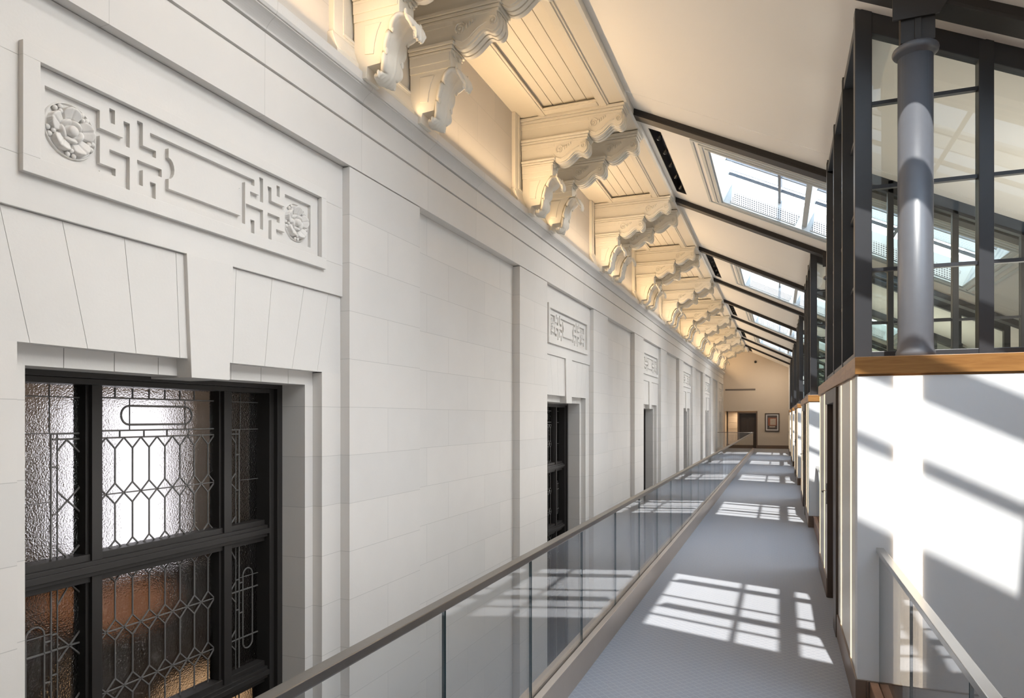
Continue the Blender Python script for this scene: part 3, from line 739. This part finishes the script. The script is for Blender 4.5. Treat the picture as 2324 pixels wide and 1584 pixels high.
for n, k in enumerate(KS):
    off = PER * k; y0, y1 = YA(k), YB(k)
    m = MB((SX0, y0, zc(SX0))); HD = .34
    sbox(m, SX0 - .03, SX0, y0 - .03, y1 + .03, -.004, HD); sbox(m, SX1, SX1 + .03, y0 - .03, y1 + .03, -.004, HD)
    sbox(m, SX0, SX1, y0 - .03, y0, -.004, HD); sbox(m, SX0, SX1, y1, y1 + .03, -.004, HD)
    for d, w, h in ((.02, .05, .02), (.10, .05, .014), (.21, .04, .016)):
        sbox(m, SX0 - d - w, SX0 - d, y0 - d - w, y1 + d + w, -h, 0); sbox(m, SX1 + d, SX1 + d + w, y0 - d - w, y1 + d + w, -h, 0)
        sbox(m, SX0 - d, SX1 + d, y1 + d, y1 + d + w, -h, 0); sbox(m, SX0 - d, SX1 + d, y0 - d - w, y0 - d, -h, 0)
    o_ = m.o.copy(); root = struct(m.build('window_%d' % (7 + n), 'white_frame', bevel=.003))
    g = MB(o_)
    for dy in (.369, 1.115, 1.80): sbox(g, SX0, SX1, y0 + dy - .019, y0 + dy + .019, .29, .33)
    for x in (-.13, 1.5): sbox(g, x - .02, x + .02, y0, y1, .28, .33)
    g.build('glazing_bar', 'bar_grey', root, (0, 0, 0))
    g = MB(o_)
    for dy in (.62, 1.72): sbox(g, SX0, SX1, y0 + dy, y0 + dy + .03, .345, .56)
    g.build('cross_fin', 'white_frame', root, (0, 0, 0))
    g = MB(o_); sbox(g, .31, .385, y0, y1, .06, .33); g.build('purlin', 'white_frame', root, (0, 0, 0), bevel=.004)
    g = MB(o_)
    for a, b in ((SX0 + .1, .22), (.45, SX1 - .1)): sbox(g, a, b, y1 - .012, y1 - .004, .03, .2)
    g.build('perforated_screen', 'perforated', root, (0, 0, 0))
    g = MB(o_); g.grid([[sp(SX0, y0, .335), sp(SX1, y0, .335)], [sp(SX0, y1, .335), sp(SX1, y1, .335)]]); g.build('pane', 'sky_glass', root, (0, 0, 0))
    la = bpy.data.lights.new('skylight_portal', 'AREA'); la.shape = 'RECTANGLE'; la.size = (SX1 - SX0) * math.hypot(1, SL); la.size_y = y1 - y0; la.cycles.is_portal = True
    lo = bpy.data.objects.new('skylight_portal', la); COL.objects.link(lo); lo.location = sp((SX0 + SX1) / 2, (y0 + y1) / 2, .36)
    lo.rotation_euler = (0, math.atan(SL), 0)

def make_slot(k, y0, y1):
    c = sp(-1.65, y0, 0); root = empty('ceiling_light_trough', c); o = Vector(c)
    t = MB(o); sbox(t, -1.735, -1.565, y0, y1, .14, .16); sbox(t, -1.745, -1.733, y0, y1, .0, .15); sbox(t, -1.567, -1.555, y0, y1, .0, .15); sbox(t, -1.735, -1.565, y0 - .01, y0 + .004, .0, .15); sbox(t, -1.735, -1.565, y1 - .004, y1 + .01, .0, .15)
    t.build('trough', 'slot', root, (0, 0, 0))
    n = 5
    for q in range(n):
        yy = y0 + (y1 - y0) * (q + .6) / n; cc = Vector(sp(-1.65, yy, .06))
        s_ = MB(o); s_.tube([cc + Vector((.02, -.03, .05)), cc, cc + Vector((-.035, .035, -.035))], [.012, .03, .034], 10); lp = s_.build('spot_lamp', 'slot', root, (0, 0, 0), smooth=False)
        s_ = MB(o); s_.tube([cc + Vector((-.035, .035, -.035)), cc + Vector((-.037, .037, -.037))], [.027, .027], 10); s_.build('lamp_lens', 'bulb', lp, (0, 0, 0))
    return root
for n, k in enumerate([0, 1, 2, 3, 4]):
    o = make_slot(k, 9.72 + PER * k, min(12.61 + PER * k, YEND - .15))
    tag(o, 'black recessed light trough with spot lamps in the ceiling, ' + ('closest to the end wall' if k == 4 else ORD[n] + ' from the camera'), 'light', 'black light troughs along the eave')

# ------------------------------------------------------------------ floors
fl = MB(); fl.box(-1.40, .56, Y0, YEND, -.3, 0); fl.box(-3.3, -1.40, 40.25, YEND, -.3, 0)
struct(fl.build('floor', 'carpet'))
lf = MB(); lf.box(-6, 4.4, Y0, YEND + 2, ZB - .1, ZB); struct(lf.build('floor_lower', 'lower_floor'))

# ------------------------------------------------------------------ balustrade along the void
GX = -1.392
def balustrade():
    root = empty('glass_balustrade', (GX, -2.5, 0)); o = Vector(root.location)
    y0, y1 = -2.94, 40.25
    h = MB(o); h.box(GX - .027, GX + .027, y0, y1, 1.047, 1.081); h.box(-3.29, GX + .027, y1 - .027, y1 + .027, 1.047, 1.081); h.box(GX - .012, GX + .012, y0, y1, 1.035, 1.05)
    h.build('handrail', 'handrail', root, (0, 0, 0), bevel=.003)
    k = MB(o); k.box(GX - .075, GX - .010, y0, y1 + .06, -.32, .205); k.box(GX + .010, -1.335, y0, y1 + .06, -.005, .205); k.box(GX - .03, GX + .03, y0, y1, -.005, .17)
    k.box(-3.29, GX, y1 + .01, y1 + .06, -.005, .205); k.box(-3.29, GX, y1 - .075, y1 - .01, -.32, .205)
    k.build('base_channel', 'bronze', root, (0, 0, 0), bevel=.003)
    ys = [2.717 + 1.131 * q for q in range(-5, 34)]
    ys = [y for y in ys if y < y1 - .3] + [y1]
    for a, b in zip(ys[:-1], ys[1:]):
        g = MB(o); g.box(GX - .007, GX + .007, a + .006, b - .006, .16, 1.04)
        for f in g.b.faces:
            n = f.normal if f.normal.length else None
        bmesh.ops.recalc_face_normals(g.b, faces=g.b.faces[:])
        for f in g.b.faces:
            f.normal_update(); f.material_index = 1 if abs(f.normal.y) > .5 else 0
        g.build('glass_panel', ['rail_glass', 'edge'], root, (0, 0, 0))
    for a, b in ((-3.28, -2.35), (-2.33, GX - .03)):
        g = MB(o); g.box(a, b, y1 - .007, y1 + .007, .16, 1.04); g.build('glass_panel', ['rail_glass', 'edge'], root, (0, 0, 0))
    return root
tag(balustrade(), 'long glass balustrade with metal handrail between the carpeted walkway and the stone wall', 'balustrade')

# ------------------------------------------------------------------ white bays on the other side
FY, BX, BL = 4.93, .467, 4.53
def make_bay(k, n):
    y = FY + PER * k; ye = y + BL
    w = MB()
    w.box(BX, XR, y, y + .14, ZB, 2.16)
    w.box(BX + .02, XR, ye - .1, ye, ZB, 2.16)
    w.box(BX + .06, XR, y + .1, ye - .1, 2.0, 2.16)
    root = struct(w.build('wall_right_%d' % (n + 1), 'white_wall'))
    s_ = MB()
    d0, d1 = y + 1.86, y + 2.96
    for a, b in ((y + .014, y + .398), (y + .442, y + 1.218), (y + 1.262, y + 1.56), (y + 2.98, y + 3.478), (y + 3.522, y + 4.378), (y + 4.422, ye)):
        s_.box(BX + .001, BX + .06, a, b, .2, 2.157)
    s_.build('side_panel', 'taupe_panel', root, bevel=.002)
    b_ = MB(); b_.box(BX + .05, BX + .09, y + .05, ye - .02, 0, 2.15); b_.build('panel_backing', 'brown_trim', root)
    t = MB(); t.box(BX - .015, XR, y - .012, y + .7, 2.172, 2.285); t.box(BX - .015, BX + .2, y + .7, ye, 2.172, 2.285); t.box(BX + .2, XR, ye - .6, ye, 2.172, 2.285); t.box(BX + .005, XR, y + .004, ye, 2.158, 2.175)
    t.build('oak_band', 'oak', root, bevel=.003)
    k_ = MB(); k_.box(BX - .012, BX + .05, y - .012, d0, 0, .2); k_.box(BX - .012, BX + .05, d1 + .021, ye, 0, .2); k_.box(BX + .051, .535, y - .012, y + .02, 0, .199); k_.box(BX + .05, XR, y - .01, y + .02, .19, .2)
    k_.build('baseboard', 'brown_trim', root, bevel=.003)
    # door
    d = MB(); d.box(BX - .02, BX + .10, d0 - .30, d0, 0, 2.16); d.box(BX - .005, BX + .10, d1, d1 + .02, 0, 2.16); d.box(BX - .02, BX + .10, d0, d1, 2.03, 2.16); d.box(BX + .055, BX + .1, d0, d0 + .06, 0, 2.03)
    dr = struct(d.build('door_%d' % (n + 1), 'door', bevel=.004))
    q = MB(); q.box(BX + .085, BX + .13, d0, d1, 0, 2.03); q.build('door_leaf', 'door', dr)
    q = MB(); q.box(BX - .012, BX - .004, d1 + .03, d1 + .085, .98, 1.2); q.tube([(BX - .01, d1 + .055, 1.12), (BX - .05, d1 + .055, 1.12), (BX - .05, d1 - .06, 1.12)], .011, 8); q.build('door_handle', 'steel', dr)
    return y, ye
PLACE = ['nearest white bay', 'second white bay', 'third white bay', 'fourth white bay', 'fifth white bay']
for n, k in enumerate([0, 1, 2, 3, 4]):
    y, ye = make_bay(k, n)
    for q, dy in enumerate((.42, 1.24, 3.5, 4.4)):
        s_ = MB((BX, y + dy, .2)); s_.box(BX - .003, BX + .03, y + dy - .022, y + dy + .022, .205, 2.155)
        o = s_.build('light_strip', 'led')
        tag(o, 'warm light strip in the side of the %s, %s' % (PLACE[n], ['at its front corner', 'before its door', 'just past the door', 'by its far end'][q]), 'light', 'warm light strips in the panelled bay sides')
    if k <= 2:
        s_ = MB((.752, y, .2)); s_.box(.672, .832, y - .014, y + .02, .2, 2.155)
        tag(s_.build('wall_light', 'lightbox'), 'tall glowing cream light panel on the front of the ' + PLACE[n], 'light', 'glowing panels below the columns')

# wall beyond the last bay, right-hand outer wall
wr = MB(); wr.box(XR, XR + .2, Y0, YEND, ZB, 6.0); wr.box(.5, .9, FY + PER * 4 + BL, YEND, 0, 5.2); struct(wr.build('wall_right', 'white_wall'))

# glazed screens above the bays ------------------------------------------------
def make_screen(k, n):
    yb = FY + PER * k; y0 = yb + .67; y1 = yb + 3.93; x0 = .515; x1 = 3.55; zb = 2.285
    m = MB((x0, y0, zb)); o = m.o.copy()
    # base rails
    m.box(x0, x1, y0, y0 + .09, zb, 2.376); m.box(x0, x0 + .12, y0 + .01, y1 - .01, zb, 2.372); m.box(x0, x1, y1 - .09, y1, zb, 2.376)
    # sloping head rails front and back
    for ya in (y0, y1 - .09):
        m.hexa([(x0, ya, zc(x0) - .15), (x1, ya, zc(x1) - .15), (x1, ya + .09, zc(x1) - .15), (x0, ya + .09, zc(x0) - .15), (x0, ya, zc(x0)), (x1, ya, zc(x1)), (x1, ya + .09, zc(x1)), (x0, ya + .09, zc(x0))])
    m.box(x0 + .004, x0 + .12, y0 + .01, y1 - .01, zc(x0) - .14, zc(x0) - .06)
    root = struct(m.build('window_%d' % (20 + n), 'black_steel', bevel=.004))
    mu = MB(o)
    xs = [x0, 1.288, 2.03, 2.77, 3.46]
    for x in xs: mu.box(x - .002, x + (.111 if x == x0 else .088), y0 - .006, y0 + .096, zb - .002, zc(x) - .02)
    for x in (1.14, 1.77, 2.4, 3.03): mu.box(x, x + .06, y1 - .09, y1, zb, zc(x) - .02)
    ysd = [y0 + 1.03, y0 + 2.06, y1 - .09]
    for ya in ysd: mu.box(x0 - .006, x0 + .125, ya, ya + .07, zb - .002, zc(x0) - .03)
    mu.build('mullion', 'black_steel', root, (0, 0, 0), bevel=.004)
    ba = MB(o)
    for z in (2.975, 3.58, 4.194):
        for a, b in zip(xs[:-1], xs[1:]):
            if z < zc(b) - .2: ba.box(a + .08, b, y0 + .02, y0 + .06, z - .013, z + .013)
        ba.box(x0 + .06, x0 + .11, y0 + .09, y1, z - .013, z + .013)
        if z < 3.3: ba.box(x0, x1, y1 - .07, y1 - .03, z - .013, z + .013)
    ba.build('glazing_bar', 'black_steel', root, (0, 0, 0))
    g = MB(o); g.f([g.v(p) for p in ((x0, y0 + .04, zb), (x1, y0 + .04, zb), (x1, y0 + .04, zc(x1) - .05), (x0, y0 + .04, zc(x0) - .05))]); g.build('pane', 'screen_glass', root, (0, 0, 0))
    g = MB(o); g.f([g.v(p) for p in ((x0 + .09, y0, zb), (x0 + .09, y1, zb), (x0 + .09, y1, zc(x0) - .05), (x0 + .09, y0, zc(x0) - .05))]); g.build('pane', 'screen_glass', root, (0, 0, 0))
    g = MB(o); g.f([g.v(p) for p in ((x0, y1 - .04, zb), (x1, y1 - .04, zb), (x1, y1 - .04, zc(x1) - .05), (x0, y1 - .04, zc(x0) - .05))]); g.build('pane', 'screen_glass', root, (0, 0, 0))
    # cast iron column
    cx, cy = .845, 9.2 + P * (2 * k - 1); r = .105; ct = empty('iron_column', (cx, cy, 2.286)); oc = Vector(ct.location)
    c = MB(oc); c.lathe([(r * 1.12, 2.286), (r * 1.12, 2.33), (r * 1.03, 2.35), (r, 2.40), (r, 4.30)], (cx, cy), 32); c.build('shaft', 'column', ct, (0, 0, 0), smooth=False)
    for p in c_last(ct).data.polygons: p.use_smooth = abs(p.normal.z) < .5
    c = MB(oc); pr = []
    for q in range(9): a = -PI / 2 + PI * q / 8; pr.append((r + .012 + .022 * math.cos(a), 4.345 + .026 * math.sin(a)))
    c.lathe([(r, 4.30)] + pr + [(r, 4.38)], (cx, cy), 32); c.build('collar', 'column', ct, (0, 0, 0), smooth=True)
    c = MB(oc); zt = zc(cx); c.box(cx - .095, cx + .095, cy - .02, cy + .02, 4.37, zt - .085); c.box(cx - .02, cx + .02, cy - .1, cy + .1, 4.37, zt - .085); c.box(cx - .1, cx + .1, cy - .09, cy - .06, 4.37, zt - .09)
    c.prism([(cx - .15, 4.52), (cx + .12, 4.52), (cx + .17, 4.60), (cx + .17, zc(cx + .17) - .03), (cx - .15, zc(cx - .15) - .03)], 'Y', cy - .115, cy - .1)
    c.build('head_bracket', 'beam', ct, (0, 0, 0), bevel=.003)
    return ct
def c_last(p): return p.children[-1]
for n, k in enumerate([0, 1, 2, 3, 4]):
    ct = make_screen(k, n)
    tag(ct, 'dark grey round iron column with collar standing on the ' + PLACE[n], 'column', 'iron columns on the bays')

# balustrades in the gaps between the bays --------------------------------------
def gap_rail(y0, y1, lab):
    X = .595; root = empty('stair_balustrade', (X, y0, 0)); o = Vector(root.location)
    h = MB(o); h.box(X - .022, X + .022, y0, y1, 1.03, 1.062); h.build('handrail', 'steel', root, (0, 0, 0), bevel=.003)
    k = MB(o); k.box(X - .058, X - .009, y0, y1, -.3, .195); k.box(X + .009, X + .06, y0, y1, -.3, .195); k.box(X - .03, X + .03, y0, y1, -.3, .16); k.build('base_channel', 'red_oak', root, (0, 0, 0), bevel=.003)
    n = 3; L_ = (y1 - y0) / n
    for q in range(n):
        g = MB(o); g.box(X - .006, X + .006, y0 + L_ * q + .005, y0 + L_ * (q + 1) - .005, .15, 1.028)
        bmesh.ops.recalc_face_normals(g.b, faces=g.b.faces[:])
        for f in g.b.faces: f.normal_update(); f.material_index = 1 if abs(f.normal.y) > .5 else 0
        g.build('glass_panel', ['rail_glass', 'edge'], root, (0, 0, 0))
    tag(root, lab, 'balustrade', 'short glass balustrades between the white bays')
gap_rail(1.56, FY - .012, 'short glass balustrade with steel handrail running up to the nearest white bay')
for n, k in enumerate([0, 1, 2, 3]):
    gap_rail(FY + PER * k + BL + .005, FY + PER * (k + 1) - .012, 'short glass balustrade in the gap between the %s and the %s' % (PLACE[n], PLACE[n + 1]))

# ------------------------------------------------------------------ end wall
ew = MB(); e0, e1 = YEND, YEND + .2
ew.box(-1.29, XR, e0, e1, -.3, 6.2); ew.box(-3.4, -1.29, e0, e1, 2.30, 6.2); ew.box(-3.42, -3.2, e0 + .004, e1 + 1.6, -.3, 2.4)
ew.box(-3.4, -1.0, e1 + 1.4, e1 + 1.6, -.3, 2.5); ew.box(-1.29, -1.1, e1, e1 + 1.6, -.3, 2.5); ew.box(-3.4, -1.1, e0 + .02, e1 + 1.6, 2.32, 2.5)
ewo = struct(ew.build('wall_far', 'cream_wall'))
q = MB(); q.box(-3.3, -1.2, e0, e1 + 1.5, -.3, 0); q.build('lobby_floor', 'carpet', ewo)
q = MB(); q.box(-3.1, -2.55, e1 + 1.1, e1 + 1.41, 0, 2.32)
for z in range(6): q.box(-3.11, -2.54, e1 + 1.09, e1 + 1.2, .39 * z + .01, .39 * z + .38)
q.build('stone_pier', 'stone_attic', ewo, bevel=.006)
b_ = MB(); b_.box(-1.29, .5, e0 - .02, e0, 0, .2); b_.box(-3.2, -2.5, e1 + 1.05, e1 + 1.1, 0, .2); struct(b_.build('baseboard_far', 'brown_trim'))
d = MB(); d.box(-2.46, -2.36, e0 - .01, e1 + .2, 0, 2.16); d.box(-1.36, -1.285, e0 - .02, e1 + .2, 0, 2.28); d.box(-2.46, -1.285, e0 - .01, e1 + .2, 2.16, 2.24)
dr = struct(d.build('door_6', 'brown_trim', bevel=.004))
q = MB(); q.box(-2.36, -1.36, e1 + .05, e1 + .1, 0, 2.16); q.box(-2.24, -1.95, e1 + .03, e1 + .06, .25, 1.95); q.box(-1.8, -1.48, e1 + .03, e1 + .06, .25, 1.95); q.build('door_leaf', 'door', dr, bevel=.004)
v = MB((-2.3, e0, 3.64)); v.box(-3.19, -1.405, e0 - .015, e0, 3.585, 3.69)
for z in range(4): v.box(-3.17, -1.42, e0 - .022, e0 - .012, 3.597 + .023 * z, 3.607 + .023 * z)
tag(v.build('air_vent', 'grey_vent'), 'long narrow grey air vent high on the cream end wall', 'vent')
s_ = MB((-1.405, e0, 5.34)); s_.ball((-1.405, e0 - .03, 5.34), .075, 14, 10, (1, .6, 1)); s_.lathe([(.03, 5.30), (.03, 5.38)], (-1.405, e0 - .02), 12)
tag(s_.build('alarm_sensor', 'slot', smooth=True), 'small round dark sensor high on the cream end wall', 'sensor')
pr = empty('framed_picture', (-.44, e0 - .03, 1.05)); o = Vector(pr.location)
q = MB(o); x0, x1, z0, z1 = -.857, -.025, 1.05, 2.165
q.box(x0, x1, e0 - .05, e0, z0, z0 + .06); q.box(x0, x1, e0 - .05, e0, z1 - .06, z1); q.box(x0, x0 + .06, e0 - .05, e0, z0 + .06, z1 - .06); q.box(x1 - .06, x1, e0 - .05, e0, z0 + .06, z1 - .06); q.build('frame', 'door', pr, (0, 0, 0), bevel=.004)
q = MB(o); q.box(x0 + .05, x1 - .05, e0 - .03, e0 - .01, z0 + .05, z1 - .05); q.build('mat_board', 'white_wall', pr, (0, 0, 0))
M['art_a'] = simple('art_dark_ground', (.10, .085, .085), .7, var=.3, scale=14.); M['art_b'] = simple('art_rust', (.33, .12, .075), .7, var=.3, scale=16.); M['art_c'] = simple('art_pale', (.48, .40, .33), .7, var=.35, scale=22.)
q = MB(o); q.box(x0 + .13, x1 - .13, e0 - .034, e0 - .028, z0 + .13, z1 - .13); pb = q.build('print', 'art_a', pr, (0, 0, 0))
q = MB(o); q.box(x0 + .18, x1 - .16, e0 - .038, e0 - .033, z0 + .36, z1 - .27); q.build('rust_block', 'art_b', pb, (0, 0, 0))
q = MB(o); q.box(x0 + .30, x1 - .21, e0 - .042, e0 - .037, z0 + .40, z1 - .33); q.box(x0 + .26, x1 - .24, e0 - .042, e0 - .037, z0 + .25, z0 + .33); q.build('pale_block', 'art_c', pb, (0, 0, 0))
tag(pr, 'dark framed print with white mat hanging on the cream end wall', 'picture')
wb = MB(); wb.box(-6, XR, Y0 - .2, Y0, ZB, 6.2); struct(wb.build('wall_back', 'cream_wall'))

# ------------------------------------------------------------------ light
def area(name, loc, sx, sy, col, power, rot, spread=None):
    la = bpy.data.lights.new(name, 'AREA'); la.shape = 'RECTANGLE'; la.size = sx; la.size_y = sy; la.color = col; la.energy = power
    if spread: la.spread = spread
    o = bpy.data.objects.new(name, la); COL.objects.link(o); o.location = loc; o.rotation_euler = rot; return o
SKY_LO, SKY_HI = 2.3, 10.6
WARM = (1., .69, .38)
for i in range(-3, 10):
    # LED line lying on the cornice
    y = YE(i) + 1.18 + (P - 1.18) / 2
    area('cove_lamp', (-3.20, y, 4.765), .03, 2.3, WARM, 23., (0, PI + .86, 0))
    y = YE(i) + .59
    area('cove_lamp', (-3.20, y, 4.765), .03, .62, WARM, 1.3, (0, PI + .86, 0))
for k in range(-2, 5):
    # spot lamps of the light troughs, turned to the stone wall
    y0, y1 = 9.72 + PER * k, min(12.61 + PER * k, YEND - .2)
    c = sp(-1.65, (y0 + y1) / 2, .0)
    area('trough_lamp', (c[0], c[1], c[2] - .01), .14, y1 - y0, (1., .95, .88), 2.5, (0, .5, 0))
for k in range(-1, 5):
    area('bay_room_fill', (2.2, FY + PER * k + 2.3, 2.32), 1.6, 2.4, (1., .94, .84), 30., (0, PI, 0))  # added fill inside the bay rooms, brightens the ceiling above them
area('window_room_fill', (-4.7, 4.2, 2.5), .8, 1.6, (1., .8, .6), 2.6, (0, .3, 0))  # added to light the beige wall behind the nearest window
for i in range(-3, 11):
    # added fill line under the handrail, void side, to even out the stone
    a_, b_ = max(1.97, YS(i)), min(40.2, YS(i) + P)
    if b_ > a_: area('handrail_fill', (-1.424, (a_ + b_) / 2, 1.062), .02, b_ - a_, (1., .97, .94), 3.2 * (b_ - a_), (0, PI / 2 + .42, 0))
area('lobby_lamp', (-2.2, YEND + .7, 2.25), .6, .6, (1., .68, .4), 20., (0, 0, 0))
area('end_wall_fill', (-.6, YEND - 2.2, 4.9), .5, .5, (1., .84, .66), 30., (.25, 0, 0))  # added fill that brightens the end wall, not a fitting there
sun = bpy.data.lights.new('sun', 'SUN'); sun.energy = 5.5; sun.angle = .0093; sun.color = (1., .965, .9)
so = bpy.data.objects.new('sun', sun); COL.objects.link(so)
sd = Vector((-.07, .695, -1.)).normalized(); so.rotation_euler = sd.to_track_quat('-Z', 'Y').to_euler()
W = bpy.data.worlds.new('sky'); S.world = W; W.use_nodes = True; t = W.node_tree; t.nodes.clear()
wo = t.nodes.new('ShaderNodeOutputWorld'); bg = t.nodes.new('ShaderNodeBackground'); L(t, bg.outputs[0], wo.inputs[0])
# sky brightened towards the low roof side to light the stone, clear blue elsewhere
tc = N(t, 'ShaderNodeTexCoord'); dt = N(t, 'ShaderNodeVectorMath', operation='DOT_PRODUCT'); dt.inputs[1].default_value = (.88, .42, .1)
L(t, tc.outputs['Generated'], dt.inputs[0])
mr = N(t, 'ShaderNodeMapRange', interpolation_type='SMOOTHSTEP'); mr.inputs['From Min'].default_value = -.1; mr.inputs['From Max'].default_value = .8
mr.inputs['To Min'].default_value = SKY_LO; mr.inputs['To Max'].default_value = SKY_HI; L(t, dt.outputs['Value'], mr.inputs['Value'])
cr = N(t, 'ShaderNodeValToRGB'); cr.color_ramp.elements[0].color = (.62, .79, 1., 1); cr.color_ramp.elements[1].color = (1., .985, .96, 1)
cr.color_ramp.elements[0].position = .25; cr.color_ramp.elements[1].position = .75
L(t, dt.outputs['Value'], cr.inputs[0]); L(t, cr.outputs[0], bg.inputs[0]); L(t, mr.outputs[0], bg.inputs[1])

# ------------------------------------------------------------------ camera
cam = bpy.data.cameras.new('camera'); co_ = bpy.data.objects.new('camera', cam); COL.objects.link(co_)
cam.sensor_width = 36.; cam.lens = 1549. / 2324. * 36.; cam.shift_y = 156. / 2324.
co_.location = (0, 0, 1.892); co_.rotation_euler = (PI / 2, 0, math.atan(608. / 1549.))
cam.clip_start = .05; cam.clip_end = 200
S.camera = co_
S.view_settings.view_transform = 'Standard'; S.view_settings.look = 'None'; S.view_settings.gamma = 1.; S.view_settings.exposure = .5
S.view_settings.use_curve_mapping = False
cy = S.cycles
cy.use_denoising = True; cy.max_bounces = 10; cy.diffuse_bounces = 5; cy.glossy_bounces = 5; cy.transmission_bounces = 6; cy.transparent_max_bounces = 24
cy.sample_clamp_indirect = 6.; cy.caustics_reflective = False; cy.caustics_refractive = False
